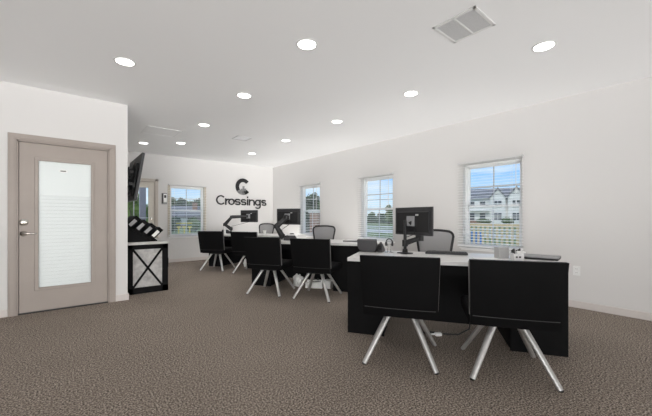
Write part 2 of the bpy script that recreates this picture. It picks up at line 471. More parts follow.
# ------------------------------------------------------------------ wall sign
SY0, SY1 = -.035, -.012
t = thing('emblem_sign', 'round open ring emblem in black and grey above the wall lettering', 'wall sign', (4.01, YB, 2.05))
k = .225
mk('ring_arc', ribbon(B(), arc(0, 0, .178, .19, 42, 215, 36), .105, SY0, SY1), M['sign'], t)
mk('grey_arc', ribbon(B(), arc(0, 0, .178, .19, 215, 285, 16), .105, SY0, SY1), M['signg'], t)
mk('lower_arc', ribbon(B(), arc(0, 0, .178, .19, 285, 322, 10), .105, SY0, SY1), M['sign'], t)
bm = B()
for x0, x1, z1 in ((-.07, -.025, -.06), (-.015, .04, .02), (.05, .09, -.05)): box(bm, x0, x1, SY0, SY1, -.165, z1)
mk('skyline_bars', bm, M['signg'], t)
for a in (60, 130, 200, 290):
    mk('standoff', lathe(B(), [(.008, SY1), (.008, 0)], (.178*math.cos(R(a)), 0, .19*math.sin(R(a))), 8, 'y'), M['chrome'], t)

t = thing('lettering_sign', 'black raised lettering mounted on the back wall under the ring emblem', 'wall sign', (-.035, YB, 1.505))
W = .037; xh = .185; cap = .27
def letter(nm, parts):
    bm = B()
    for p in parts: ribbon(bm, p[0], p[2] if len(p) > 2 else W, SY0, SY1, p[1])
    mk('letter_'+nm, bm, M['sign'], t)
def srib(x0, x1):
    c = (x0+x1)/2; rx = (x1-x0)/2-W/2; r = (xh-W)/4; zb = W/2
    p = arc(c, zb+3*r, rx, r, 35, 180, 8)+arc(c, zb+3*r, rx, r, 180, 250, 4)[1:]
    p = arc(c, zb+3*r, rx, r, 20, 90, 5)+arc(c-rx*.35, zb+3*r, rx*.65, r, 90, 270, 8)[1:]+arc(c+rx*.35, zb+r, rx*.65, r, 90, -90, 8)+arc(c, zb+r, rx, r, -90, -160, 5)[1:]
    return (p, False)
letter('c', [(arc(3.383, cap/2, .118, cap/2-W/2, 42, 318, 28), False)])
letter('r', [([(3.522, 0), (3.522, xh)], False), (arc(3.60, xh-.088, .07, .066, 175, 70, 8), False)])
letter('o', [(arc(3.69, xh/2, .078, xh/2-W/2, 0, 345, 23), True)])
letter('s', [srib(3.79, 3.965)])
letter('s', [srib(3.975, 4.145)])
letter('i', [([(4.187, 0), (4.187, xh)], False), ([(4.187, xh+.035), (4.187, xh+.08)], False)])
letter('n', [([(4.247, 0), (4.247, xh)], False), (arc(4.325, xh-.088, .075, .066, 172, 0, 12)+[(4.40, 0)], False)])
letter('g', [(arc(4.52, xh/2, .075, xh/2-W/2, 0, 345, 23), True), ([(4.60, xh), (4.60, -.02)]+arc(4.52, -.02, .08, .062, 0, -150, 12)[1:], False)])
letter('s', [srib(4.64, 4.81)])

# ================================================================== DESKS
U = Vector((.5422, -.8404, 0)); V = Vector((.8404, .5422, 0)); DRZ = math.atan2(U.y, U.x)
DO = [Vector((2.18, 2.298, 0)), Vector((2.443, 4.945, 0)), Vector((2.608, 7.518, 0))]
DL, DD, DH = 1.861, .76, .75
def at(k, u, v, z=0): return DO[k]+U*u+V*v+Vector((0, 0, z))

def make_desk(k, label):
    t = thing('office_desk', label, 'desk', DO[k], DRZ, 'black office desks with white tops')
    mk('desktop', box(B(), -.002, DL+.004, -.02, DD, DH-.036, DH, .003), M['top'], t)
    for s in (0, 1):
        x0, x1 = (0, .36) if s == 0 else (DL-.42, DL)
        p = mk('pedestal', box(B(), x0, x1, .012, DD-.02, .012, DH-.035, .003), M['black'], t)
        mk('front_panel', box(B(), x0-.001, x1+.001, -.008, .0115, 0, DH-.036, .002), M['black'], p)
        for z0, z1 in ((.03, .31), (.315, .51), (.515, .682)):
            mk('drawer_front', box(B(), x0+.012, x1-.012, DD-.02, DD-.003, z0, z1, .003), M['black'], p)
        for z in (.27, .48, .675): mk('drawer_pull', box(B(), (x0+x1)/2-.06, (x0+x1)/2+.06, DD-.003, DD+.014, z-.006, z+.006, .003), M['chrome'], p)
    mk('modesty_panel', box(B(), .362, DL-.422, .30, .322, .10, DH-.035), M['black'], t)
    mk('support_rail', box(B(), .362, DL-.422, .02, .045, DH-.13, DH-.035), M['black'], t)
    return t
desk = make_desk(0, 'black office desk with white top nearest the camera, two black chairs at its front')
dup(desk, DO[1], DRZ, 'black office desk with white top in the middle of the row of three')
dup(desk, DO[2], DRZ, 'black office desk with white top furthest back, below the wall lettering')

# ------------------------------------------------------------------ guest chairs (local +y = front of seat)
def curved_slab(bm, w0, w1, thk, h, bend, nx=10, nz=8, lean=0, y=0, z=0, bulge=.0):
    """upholstered pad standing in xz, curving round the sitter"""
    fr = []; bk = []
    for j in range(nz+1):
        tz = j/nz; w = w0+(w1-w0)*tz
        e = min(1, 4*min(tz, 1-tz)+.35)**.5
        rf = []; rb = []
        for i in range(nx+1):
            tx = 2*i/nx-1
            ee = min(1, 3*(1-abs(tx))+.35)**.5
            yy = y-math.tan(lean)*h*tz+bend*tx*tx
            half = thk/2*(.55+.45*e*ee)
            x = w/2*tx; zz = z+h*tz
            rf.append(bm.verts.new((x, yy+half+bulge*(1-tx*tx)*tz*(1-tz)*4, zz))); rb.append(bm.verts.new((x, yy-half, zz)))
        fr.append(rf); bk.append(rb)
    for j in range(nz):
        for i in range(nx):
            bm.faces.new((fr[j][i], fr[j][i+1], fr[j+1][i+1], fr[j+1][i])); bm.faces.new((bk[j][i], bk[j+1][i], bk[j+1][i+1], bk[j][i+1]))
        bm.faces.new((fr[j][0], fr[j+1][0], bk[j+1][0], bk[j][0])); bm.faces.new((fr[j][nx], bk[j][nx], bk[j+1][nx], fr[j+1][nx]))
    for i in range(nx):
        bm.faces.new((fr[0][i], bk[0][i], bk[0][i+1], fr[0][i+1])); bm.faces.new((fr[nz][i], fr[nz][i+1], bk[nz][i+1], bk[nz][i]))
    return bm

def seam_bm(lean):
    bm = B(); rows = []
    for i in range(9):
        x = -.265+.53*i/8; z = .452; q = (z-.385)/.475
        y = -.235-math.tan(lean)*.475*q+.012*(x/.28)**2-.0335
        rows.append([bm.verts.new((x, y-.001, z)), bm.verts.new((x, y-.001, z+.004)), bm.verts.new((x, y+.012, z+.004)), bm.verts.new((x, y+.012, z))])
    for r0, r1 in zip(rows, rows[1:]):
        for k in range(4): bm.faces.new((r0[k], r1[k], r1[(k+1) % 4], r0[(k+1) % 4]))
    bm.faces.new(rows[0]); bm.faces.new(rows[-1][::-1])
    return bm
def lit_strip(pts):
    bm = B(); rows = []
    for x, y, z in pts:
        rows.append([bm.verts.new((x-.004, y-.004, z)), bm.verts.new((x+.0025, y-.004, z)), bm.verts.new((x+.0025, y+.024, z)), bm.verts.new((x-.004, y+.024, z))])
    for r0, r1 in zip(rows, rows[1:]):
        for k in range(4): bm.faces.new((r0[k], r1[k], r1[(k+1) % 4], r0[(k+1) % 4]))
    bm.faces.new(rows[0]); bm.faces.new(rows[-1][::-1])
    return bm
def make_guest_chair(label):
    t = thing('guest_chair', label, 'chair', (0, 0, 0), 0, 'black guest chairs facing the desks')
    mk('seat', box(B(), -.28, .28, -.225, .285, .372, .478, .028, seg=3), M['vinyl'], t, smooth=True)
    lean = R(10)
    mk('backrest', curved_slab(B(), .555, .585, .062, .472, .012, lean=lean, y=-.235, z=.385), M['vinyl'], t, smooth='edge')
    sb = mk('seam', seam_bm(lean), M['piping'], t); sb['label'] = 'thin grey seam across the back'
    for sx in (-1, 1):                             # grey strip painting the window light caught by each side of the back
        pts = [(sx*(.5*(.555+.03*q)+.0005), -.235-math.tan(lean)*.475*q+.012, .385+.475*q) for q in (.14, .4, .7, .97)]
        mk('side_highlight', lit_strip(pts), M['lit_strip'], t, smooth='edge')
    bm = B()
    box(bm, -.13, .13, -.13, .13, .348, .372, .004); box(bm, -.2, .2, -.03, .03, .358, .373)
    mk('underframe', bm, M['dark'], t)
    for sx in (-1, 1):
        for sy in (-1, 1):
            bm = B()
            tube(bm, [(sx*.095, sy*.095, .36), (sx*.268, sy*.268, .006)], [.0255, .021], 12, flat=.8)
            lg = mk('leg', bm, M['alu'], t, smooth='edge')
            mk('foot_glide', lathe(B(), [(.016, 0), (.018, .008)], (sx*.268, sy*.268, 0), 12), M['dark'], lg)
    return t
CHAIRS = [(2.178, 1.640, 0, 'black guest chair at the nearest desk, left of its pair'),
          (2.594, .990, 1, 'black guest chair closest to the camera, right of the pair at the nearest desk'),
          (2.458, 4.311, 0, 'black guest chair at the middle desk, left of its pair'),
          (2.835, 3.622, -3, 'black guest chair at the middle desk, right of its pair, white bag behind its legs'),
          (2.607, 6.936, 6, 'black guest chair at the far desk, left of its pair and furthest left of all'),
          (3.011, 6.136, 2, 'black guest chair at the far desk, partly hidden behind another guest chair')]
gc = None
for x, y, dr, lab in CHAIRS:
    if gc is None: gc = make_guest_chair(lab); gc.location = (x, y, 0); gc.rotation_euler = (0, 0, DRZ+R(dr))
    else: dup(gc, (x, y, 0), DRZ+R(dr), lab)

# ------------------------------------------------------------------ mesh task chairs (local +y = front of seat)
def make_task_chair(label, loc, rz):
    t = thing('task_chair', label, 'office chair', loc, rz, 'mesh backed office chairs behind the desks')
    def rim(q):  # q 0..1 round the back frame
        return None
    pts = []
    top, bot = .965, .54; wt, wb = .235, .185; rad = .07
    def bk(x, z): return (x, -.20-.06*(z-bot)/(top-bot)+.9*x*x*.5, z)
    P = []
    P += [(-wb+.05, bot), (-wb, bot+.05), (-wt, top-rad)]
    P += [(-wt+rad*(1-math.cos(R(a))), top-rad+rad*math.sin(R(a))) for a in (25, 50, 75)]
    P += [(x, top+.012*(1-(x/.17)**2)) for x in (-.15, -.07, 0, .07, .15)]
    P += [(wt-rad*(1-math.cos(R(a))), top-rad+rad*math.sin(R(a))) for a in (75, 50, 25)]
    P += [(wt, top-rad), (wb, bot+.05), (wb-.05, bot)]
    loop = [bk(x, z) for x, z in P]
    bm = B(); tube(bm, loop+[loop[0]], .0165, 8, cap=False)
    mk('back_frame', bm, M['dark'], t, smooth=True)
    bm = B(); n = 14
    rows = []
    for j in range(n+1):
        z = bot+.005+(top-.005-bot)*j/n
        w = wb+(wt-wb)*(z-bot)/(top-bot)
        if z > top-rad:
            q = (z-(top-rad))/rad; w = wt-rad+rad*math.sqrt(max(0, 1-q*q))
        if z < bot+.05: w = wb-.05+.05*(z-bot)/.05
        rows.append([bm.verts.new(bk(w*(2*i/10-1), z)) for i in range(11)])
    for a, b in zip(rows, rows[1:]):
        for i in range(10): bm.faces.new((a[i], a[i+1], b[i+1], b[i]))
    mk('mesh_back', bm, M['mesh'], t, smooth=True)
    bm = B(); tube(bm, [(0, -.21, .70), (0, -.25, .6), (0, -.22, .45), (0, -.05, .41)], [.02, .03, .03, .03], 8)
    mk('back_support', bm, M['dark'], t, smooth=True)
    mk('seat', box(B(), -.245, .245, -.22, .25, .43, .50, .03, seg=3), M['char'], t, smooth=True)
    for s in (-1, 1):
        bm = B(); tube(bm, [(s*.2, -.02, .43), (s*.285, -.02, .45), (s*.29, -.02, .64)], .016, 8)
        a = mk('armrest', bm, M['dark'], t, smooth=True)
        mk('arm_pad', box(B(), s*.29-.04, s*.29+.04, -.14, .12, .64, .668, .012), M['dark'], a)
    bm = B(); tube(bm, [(0, 0, .44), (0, 0, .26)], .025, 12); tube(bm, [(0, 0, .28), (0, 0, .1)], .034, 12)
    mk('gas_column', bm, M['dark'], t, smooth='edge')
    bm = B()
    for k in range(5):
        a = 2*PI*k/5+.3; tube(bm, [(0, 0, .11), (.3*math.cos(a), .3*math.sin(a), .075)], [.03, .017], 8)
    mk('star_base', bm, M['dark'], t, smooth='edge')
    for k in range(5):
        a = 2*PI*k/5+.3; bm = B()
        for s in (-.014, .014): lathe(bm, [(.02, s-.01), (.028, s-.007), (.028, s+.007), (.02, s+.01)], (.3*math.cos(a), .3*math.sin(a), .028), 14, 'x')
        tube(bm, [(.3*math.cos(a), .3*math.sin(a), .03), (.3*math.cos(a), .3*math.sin(a), .075)], .008, 6)
        mk('caster', bm, M['dark'], t, smooth='edge')
    return t
TC = [('grey mesh backed office chair behind the nearest desk, beside its monitor', 0, .84, 1.20, 176),
      ('grey mesh backed office chair behind the middle desk, in front of the far right window', 1, .83, 1.18, 180),
      ('grey mesh backed office chair behind the far desk, under the wall lettering', 2, .72, 1.22, 175)]
tc0 = None
for lab, k, u, v, a in TC:
    p = at(k, u, v)
    if tc0 is None: tc0 = make_task_chair(lab, p, DRZ+R(a))
    else: dup(tc0, p, DRZ+R(a), lab)

# ------------------------------------------------------------------ monitors on jointed arms
def make_monitor(label, k, base, cen, ang, w, h, elbows, heavy, ptop=None):
    """base: world xyz on the desktop; cen: world centre of panel; ang: width axis angle; screen faces +n"""
    t = thing('computer_monitor', label, 'monitor', base, 0, 'computer monitors on jointed arms')
    b = Vector(base); c = Vector(cen)-b
    rot = Matrix.Rotation(ang, 4, 'Z'); mt = Matrix.Translation(c) @ rot
    # local: x width, y = back side is -y (towards the guests), z up
    bm = B(); box(bm, -w/2, w/2, -.012, .012, -h/2, h/2, .004, mtx=mt)
    p = mk('panel', bm, M['char'], t)
    bm = B(); box(bm, -w/2+.03, w/2-.03, -.034, -.011, -h/2+.03, h/2-.05, .012, mtx=mt); box(bm, -.07, .07, -.042, -.03, -.07, .06, .006, mtx=mt)
    mk('rear_housing', bm, M['dark'], p)
    bm = B(); box(bm, -w/2+.008, w/2-.008, .0121, .0128, -h/2+.012, h/2-.008, mtx=mt)
    mk('screen', bm, M['screen'], p)
    bm = B(); box(bm, .06, .10, -.0355, -.034, .06, .078, mtx=mt)
    lb = mk('highlight_plate', bm, M['lgrey'], p)  # pale plate standing in for the highlight on the monitor back
    rr = heavy
    bm = B(); box(bm, -.07, .07, -.055, .055, 0, .012, .004, mtx=rot); lathe(bm, [(.032, .012), (.026, .05)], n=16)
    mk('arm_base', bm, M['dark'], t)
    zt = ptop or elbows[0][2]+.03
    mk('pole', tube(B(), [(0, 0, .01), (0, 0, zt)], .017, 12), M['dark'], t, smooth='edge')
    vesa = mt @ Vector((0, -.05, 0))
    chain = [Vector(e) for e in elbows]+[Vector(vesa)]
    for i, (q0, q1) in enumerate(zip(chain, chain[1:])):
        bm = B(); tube(bm, [q0, q0.lerp(q1, .5), q1], [.022*rr, .019*rr, .017*rr], 10, flat=1.25)
        mk('arm_segment', bm, M['dark'], t, smooth='edge')
    for q in chain[:-1]: mk('arm_joint', tube(B(), [q+Vector((0, 0, -.035)), q+Vector((0, 0, .035))], .027*rr, 12), M['dark'], t, smooth='edge')
    bm = B(); box(bm, -.055, .055, -.052, -.040, -.055, .055, .004, mtx=mt)
    mk('mount_plate', bm, M['grey'], t)
    bm = B(); v0 = mt @ Vector((.05, -.04, -.05)); tube(bm, [v0, v0+Vector((-.02, -.02, -.09)), Vector((.02, .0, .18)), Vector((.022, .005, .02))], .005, 6)
    mk('cable', bm, M['dark'], t, smooth=True)
    return t
def camv(s, d, z=0):  # along/across of the room diagonal -> room coordinates
    return Vector((s*.7716+d*.6361, -s*.6361+d*.7716, z))
b0 = at(0, .524, .52, DH)
RD = Vector((.7716, -.6361, 0))
make_monitor('charcoal monitor on a black arm on the nearest desk, seen from behind', 0, b0, (2.985, 2.09, 1.108), R(-97), .53, .31,
             [(0, 0, .115), tuple(RD*.175+Vector((0, 0, .175)))], 1.15, .37)
b1 = at(1, .30, .50, DH)
c1 = at(1, .43, .62, 1.165)
make_monitor('black monitor on a thick black arm on the middle desk', 1, b1, camv(-.694, 5.83, 1.165), R(-64), .50, .295,
             [tuple(RD*.02+Vector((0, 0, .06))), tuple(-RD*.08+Vector((0, 0, .235))), tuple(RD*.10+Vector((0, 0, .40)))], 2.0)
b2 = at(2, .285, .46, DH)
make_monitor('small looking black monitor on an angular arm on the far desk, below the lettering', 2, b2, camv(-1.93, 7.92, 1.18), R(-60), .50, .30,
             [(0, 0, .12), tuple(-RD*.15+Vector((0, 0, .22))), tuple(RD*.02+Vector((0, 0, .41)))], 1.6)
bm = B()

# ------------------------------------------------------------------ things on the desks
def on(name, label, cat, k, u, v, rz=0, group=None, z=DH): return thing(name, label, cat, at(k, u, v, z), DRZ+rz, group)

t = on('keyboard', 'dark computer keyboard lying near the back edge of the nearest desk', 'keyboard', 0, .955, .60, R(-3))
mk('body', box(B(), -.215, .215, -.065, .065, 0, .022, .005), M['char'], t)
bm = B()
for j in range(5):
    for i in range(15): box(bm, -.205+i*.0275, -.181+i*.0275, -.055+j*.022, -.036+j*.022, .021, .028, 0)
mk('keys', bm, M['dark'], t)

t = on('desk_phone', 'dark grey desk phone on a wedge stand at the left end of the nearest desk', 'desk phone', 0, .10, .57, R(-6))
bm = B()
pr = [(-.11, .145), (-.115, .075), (-.105, .035), (-.085, .012), (-.06, .004), (.06, .004), (.085, .012), (.105, .035), (.115, .075), (.11, .145)]
prism(bm, pr, -.02, .02, 'xz')
bmesh.ops.translate(bm, verts=bm.verts[:], vec=(0, 0, .008))
bmesh.ops.transform(bm, matrix=Matrix.Rotation(R(18), 4, 'X'), verts=bm.verts[:])
mk('back_shell', bm, mat('slate_plastic', (.085, .085, .09), .5), t)
bm = B(); prism(bm, [(-.02, 0), (.13, 0), (.13, .03), (.005, .125)], -.1, .1, 'yz'); mk('wedge_stand', bm, M['dark'], t)
bm = B(); box(bm, .118, .160, -.02, .12, .03, .062, .012); tube(bm, [(.14, .0, .06), (.14, .05, .10), (.14, .1, .06)], .016, 8)
mk('handset', bm, M['dark'], t)
mk('handset_cradle', prism(B(), [(-.02, 0), (.13, 0), (.13, .03), (.02, .095)], .116, .17, 'yz'), M['char'], t)

t = on('headset_stand', 'dark headset hung on a slim metal stand left of the nearest monitor', 'headset stand', 0, .345, .57)
mk('base', lathe(B(), [(.045, 0), (.045, .006), (.01, .01)], n=20), M['chrome'], t, smooth='edge')
bm = B()
for x in (-.018, .018): tube(bm, [(x, 0, .008), (x, 0, .10)], .004, 8)
mk('post', bm, M['chrome'], t, smooth=True)
bm = B(); tube(bm, [(.035*math.cos(R(a)), 0, .115+.04*math.sin(R(a))) for a in range(-20, 201, 20)], .006, 8)
mk('headband', bm, M['dark'], t, smooth=True)
bm = B()
for s in (-1, 1): lathe(bm, [(.02, s*.035-.01), (.026, s*.035-.005), (.026, s*.035+.006), (.02, s*.035+.01)], (0, 0, .098), 14, 'x')
mk('ear_cup', bm, M['char'], t, smooth='edge')

t = on('card_box', 'plain light grey box standing on the nearest desk below the near window', 'box', 0, 1.455, .41, R(28))
mk('carton', box(B(), -.055, .055, -.035, .035, 0, .10, .003), M['lgrey'], t)
mk('lid', box(B(), -.057, .057, -.037, .037, .10, .108, .002), M['lgrey'], t)

t = on('card_holder', 'small white holder with dark items sticking out, right of the grey box', 'desk organizer', 0, 1.565, .31, R(20))
bm = B()
box(bm, -.05, .05, -.03, .03, 0, .006); box(bm, -.05, .05, -.03, -.026, 0, .06, .001); box(bm, -.05, .05, .026, .03, 0, .075, .001)
box(bm, -.05, -.046, -.03, .03, 0, .065, .001); box(bm, .046, .05, -.03, .03, 0, .065, .001); box(bm, -.012, -.008, -.03, .03, 0, .065)
mk('tray', bm, M['gloss'], t)
mk('cards', box(B(), -.006, .044, -.012, .02, .006, .082, .001), M['paper'], t)
bm = B()
for i, x in enumerate((-.04, -.03, -.02, 0.005, .02, .034)): tube(bm, [(x, .0, .008), (x*1.05, .012, .092+.006*(i % 3))], .006, 6)
mk('pens', bm, M['dark'], t)
bm = B(); box(bm, -.03, -.012, -.0312, -.03, .02, .035); box(bm, .0, .02, -.0312, -.03, .02, .035)
mk('front_marks', bm, M['dark'], t)

t = on('closed_laptop', 'closed grey laptop lying at the right end of the nearest desk', 'laptop', 0, 1.775, .47, R(-24))
mk('base_shell', box(B(), -.18, .18, -.125, .125, .004, .018, .004), M['dark'], t)
mk('lid', box(B(), -.18, .18, -.125, .125, .0185, .03, .004), M['grey'], t)
for x in (-.13, .13):
    for y in (-.09, .09): mk('rubber_foot', box(B(), x-.01, x+.01, y-.006, y+.006, 0, .0045), M['dark'], t)

t = on('paper_pad', 'white paper pad lying on the nearest desk between its two guest chairs', 'paper pad', 0, 1.28, .25, R(5))
mk('cover', box(B(), -.10, .10, -.07, .07, 0, .012, .002), M['paper'], t)

# middle desk
t = on('paper_cup', 'white paper cup beside the thick monitor arm on the middle desk', 'cup', 1, .47, .60)
mk('cup_body', lathe(B(), [(.028, 0), (.038, .095), (.035, .095), (.026, .006)], n=20), M['paper'], t, smooth='edge')
mk('cup_lid', lathe(B(), [(.040, .094), (.040, .10), (.034, .108)], n=20), M['dark'], t, smooth='edge')
t = on('desk_phone', 'dark desk phone at the foot of the thick monitor arm on the middle desk', 'desk phone', 1, .56, .33, R(10))
mk('back_shell', prism(B(), [(-.07, 0), (.08, 0), (.08, .03), (-.04, .085)], -.1, .1, 'yz'), M['char'], t)
bm = B(); box(bm, -.09, -.05, -.06, .07, .06, .085, .01); mk('handset', bm, M['dark'], t)
t = on('desk_sign', 'low white card stand on the middle desk below the far right window', 'card stand', 1, .64, .66, R(10))
mk('card', prism(B(), [(-.03, 0), (.03, 0), (.003, .075), (-.003, .075)], -.085, .085, 'yz'), M['paper'], t)
t = on('closed_laptop', 'thin grey laptop lying closed at the right end of the middle desk', 'laptop', 1, 1.66, .42, R(4))
mk('base_shell', box(B(), -.15, .15, -.1, .1, 0, .014, .004), M['char'], t)
mk('lid', box(B(), -.15, .15, -.1, .1, .0145, .024, .004), M['lgrey'], t)
t = on('paper_stack', 'flat stack of white papers on the middle desk', 'papers', 1, 1.15, .35, R(12))
bm = B()
for i in range(4): box(bm, -.105, .105, -.148, .148, i*.004, i*.004+.0036, mtx=Matrix.Rotation(R(i*3-4), 4, 'Z'))
mk('sheets', bm, M['paper'], t)
# far desk
t = on('desk_phone', 'dark desk phone at the left end of the far desk', 'desk phone', 2, .06, .58, R(-10))
mk('back_shell', prism(B(), [(-.07, 0), (.08, 0), (.08, .03), (-.04, .09)], -.1, .1, 'yz'), M['char'], t)
mk('handset', box(B(), -.09, -.05, -.06, .07, .06, .088, .01), M['dark'], t)
t = on('keyboard', 'dark computer keyboard at the back of the far desk under its monitor', 'keyboard', 2, .42, .67, R(-3))
mk('body', box(B(), -.2, .2, -.06, .06, 0, .03, .006), M['dark'], t)
mk('keys', box(B(), -.19, .19, -.05, .05, .03, .037, .002), M['char'], t)
t = on('paper_cup', 'white cup on the far desk in front of its office chair', 'cup', 2, 1.33, .26)
mk('cup_body', lathe(B(), [(.028, 0), (.038, .10), (.035, .10), (.026, .006)], n=20), M['paper'], t, smooth='edge')
t = on('hand_sanitizer', 'slim white pump bottle on the far desk near its left end', 'bottle', 2, .20, .33)
mk('bottle_body', lathe(B(), [(.027, 0), (.027, .10), (.01, .125), (.01, .135)], n=18), M['paper'], t, smooth='edge')
bm = B(); tube(bm, [(0, 0, .13), (0, 0, .165), (.035, 0, .162)], .006, 8); mk('pump', bm, M['paper'], t)

# under the desks
def crumple(label, loc, sx, sy, sz, seed):
    rnd = random.Random(seed)
    bm = B(); bmesh.ops.create_icosphere(bm, subdivisions=3, radius=1)
    for v in bm.verts:
        n = 1+.16*math.sin(5*v.co.x+seed)+.14*math.sin(7*v.co.y+2*seed)*math.cos(6*v.co.z)+rnd.uniform(-.07, .07)
        v.co = Vector((v.co.x*n*sx, v.co.y*n*sy, max(-.62, v.co.z)*n*sz))
    zmin = min(v.co.z for v in bm.verts)
    for v in bm.verts: v.co.z -= zmin
    t = thing('plastic_bag', label, 'bag', loc)
    mk('bag_body', bm, M['bag'], t)
    bm = B(); zt = 1.5*sz
    for s in (-1, 1): tube(bm, [(s*.02, 0, zt*.95), (s*.05, .01, zt*1.12), (s*.03, .0, zt*1.25), (s*.005, 0, zt)], .008, 6, flat=.4)
    mk('tied_handles', bm, M['bag'], t)
    return t
crumple('crumpled white plastic bag on the carpet under the middle desk', at(1, .81, .10), .085, .09, .11, 3)
def carton(label, k, u, v, w, d, h, rz):
    t = on('white_carton', label, 'box', k, u, v, rz, None, 0)
    mk('carton_body', box(B(), -w/2, w/2, -d/2, d/2, 0, h, .003), M['paper'], t)
    bm = B(); box(bm, -w/2-.002, w/2+.002, -d/2-.002, d/2+.002, h-.02, h+.003, .002); mk('carton_lid', bm, M['paper'], t)
    return t
carton('low white carton on the carpet under the middle desk beside the bag', 1, 1.08, .15, .28, .16, .085, R(6))
carton('taller white carton on the carpet under the middle desk, at the right', 1, 1.31, .18, .12, .14, .125, R(-4))
t = on('power_strip', 'white power strip lying on top of the low carton under the middle desk', 'power strip', 1, 1.08, .15, R(6), None, .089)
mk('strip_body', box(B(), -.13, .13, -.025, .025, 0, .035, .006), M['white'], t)
bm = B()
bm.free()
for i in range(3): mk('plug', box(B(), -.1+i*.07, -.07+i*.07, -.016, .016, .035, .06, .003), M['dark'], t)
bm = B(); tube(bm, [(.12, 0, .02), (.10, -.03, .02), (.02, -.045, .012), (-.08, -.05, .008)], .006, 6); mk('cord', bm, M['dark'], t)
crumple('small white bag on the carpet under the far desk', at(2, .93, .16), .07, .06, .11, 5)

t = on('charger_plug', 'white charger plug lying on the carpet under the nearest desk', 'charger', 0, .86, .17, R(20), None, 0)
mk('plug_body', box(B(), -.035, .03, -.02, .02, 0, .032, .008), M['white'], t)
bm = B(); box(bm, .03, .05, -.012, -.008, .012, .02); box(bm, .03, .05, .008, .012, .012, .02); mk('prongs', bm, M['chrome'], t)
bm = B(); tube(bm, [(-.03, 0, .016), (-.06, .01, .012), (-.085, .03, .007)], .009, 8); mk('plug_cord', bm, M['white'], t)
bm = B()
pts = [at(0, u, v, z) for u, v, z in ((.66, .29, .012), (.70, .22, .008), (.745, .18, .007), (.76, .22, .007), (.80, .235, .007), (.95, .22, .007), (1.05, .25, .007), (1.15, .28, .06), (1.17, .293, .3))]
tube(bm, pts, .007, 6)
o = mk('power_cable', bm, M['dark'], None, smooth=True)
tag(o, 'dark power cable trailing over the carpet under the nearest desk', 'cable')

# ================================================================== CABINET, RACK, TELEVISION
CX0, CX1, CY0, CY1, CZ = .68, 1.245, 5.44, 6.55, .775
t = thing('storage_cabinet', 'black cabinet with a crossed barn panel and grey top beside the taupe door', 'cabinet', (0, 0, 0))
bm = B(); box(bm, CX0+.02, CX1-.02, CY0+.022, CY1, .02, CZ-.035)
mk('carcass', bm, M['black'], t)
mk('cabinet_top', box(B(), CX0-.005, CX1+.02, CY0-.02, CY1+.01, CZ-.038, CZ, .004), M['stone'], t)
bm = B(); f = .085
for q in ((CX0, CX0+f, 0, CZ-.04), (CX1-f, CX1, 0, CZ-.04), (CX0, CX1, CZ-.04-f*.8, CZ-.04), (CX0, CX1, 0, f*1.1)): box(bm, q[0], q[1], CY0, CY0+.03, q[2], q[3], .003)
ef = mk('end_frame', bm, M['black'], t)
mk('inset_panel', box(B(), CX0+f-.01, CX1-f+.01, CY0+.014, CY0+.024, .08, CZ-.09), M['wash'], t)
bm = B(); x0, x1, z0, z1 = CX0+f, CX1-f, f*1.1, CZ-.04-f*.8
for (a, b) in (((x0, z0), (x1, z1)), ((x0, z1), (x1, z0))): ribbon(bm, [a, b], .03, CY0+.002, CY0+.016)
mk('cross_brace', bm, M['black'], t)
for i in range(2):
    y0 = CY0+.03+i*.54; bm = B()
    for q in ((y0+.01, y0+.08, .03, CZ-.05), (y0+.45, y0+.52, .03, CZ-.05), (y0+.01, y0+.52, .03, .1), (y0+.01, y0+.52, CZ-.12, CZ-.05)): box(bm, CX1-.02, CX1, q[0], q[1], q[2], q[3], .002)
    dd = mk('door', bm, M['black'], t)
    mk('door_panel', box(B(), CX1-.018, CX1-.01, y0+.07, y0+.46, .09, CZ-.11), M['wash'], dd)
    mk('handle', tube(B(), [(CX1+.02, y0+.06, .35), (CX1+.02, y0+.06, .5)], .006, 8), M['chrome'], dd)

t = thing('brochure_rack', 'black stepped rack of slanted brochure pockets on the cabinet top', 'brochure rack', (.685, 5.50, CZ))
bm = B(); pf = [(0, 0), (.42, 0), (.42, .02), (.36, .06), (.03, .26), (0, .27)]
prism(bm, pf, .02, .032, 'xz'); prism(bm, pf, .59, .602, 'xz')
box(bm, 0, .42, .032, .59, 0, .012); box(bm, 0, .012, .032, .59, 0, .26)
mk('rack_frame', bm, M['vinyl'], t)
for i in range(4):
    cx, cz = .085+i*.103, .292-i*.058
    mt = Matrix.Translation((cx, 0, cz)) @ Matrix.Rotation(R(-46), 4, 'Y')
    bm = B()
    box(bm, -.11, .12, .0, .624, -.040, -.032, mtx=mt); box(bm, -.11, .11, .0, .624, .032, .040, mtx=mt); box(bm, -.11, -.103, .0, .624, -.035, .035, mtx=mt)
    box(bm, -.11, .115, 0, .008, -.040, .040, mtx=mt); box(bm, -.11, .115, .616, .624, -.040, .040, mtx=mt)
    pk = mk('pocket', bm, M['vinyl'], t)
    bm = B()
    for j in range(3): box(bm, -.10, .118, .03+j*.195, .2+j*.195, -.024, .024, mtx=mt)
    mk('brochures', bm, M['paper'], pk)
    bm = B(); box(bm, -.055, .06, -.003, .001, -.022, .026, mtx=mt)
    mk('end_label', bm, M['paper'] if i == 3 else M['grey'], pk)

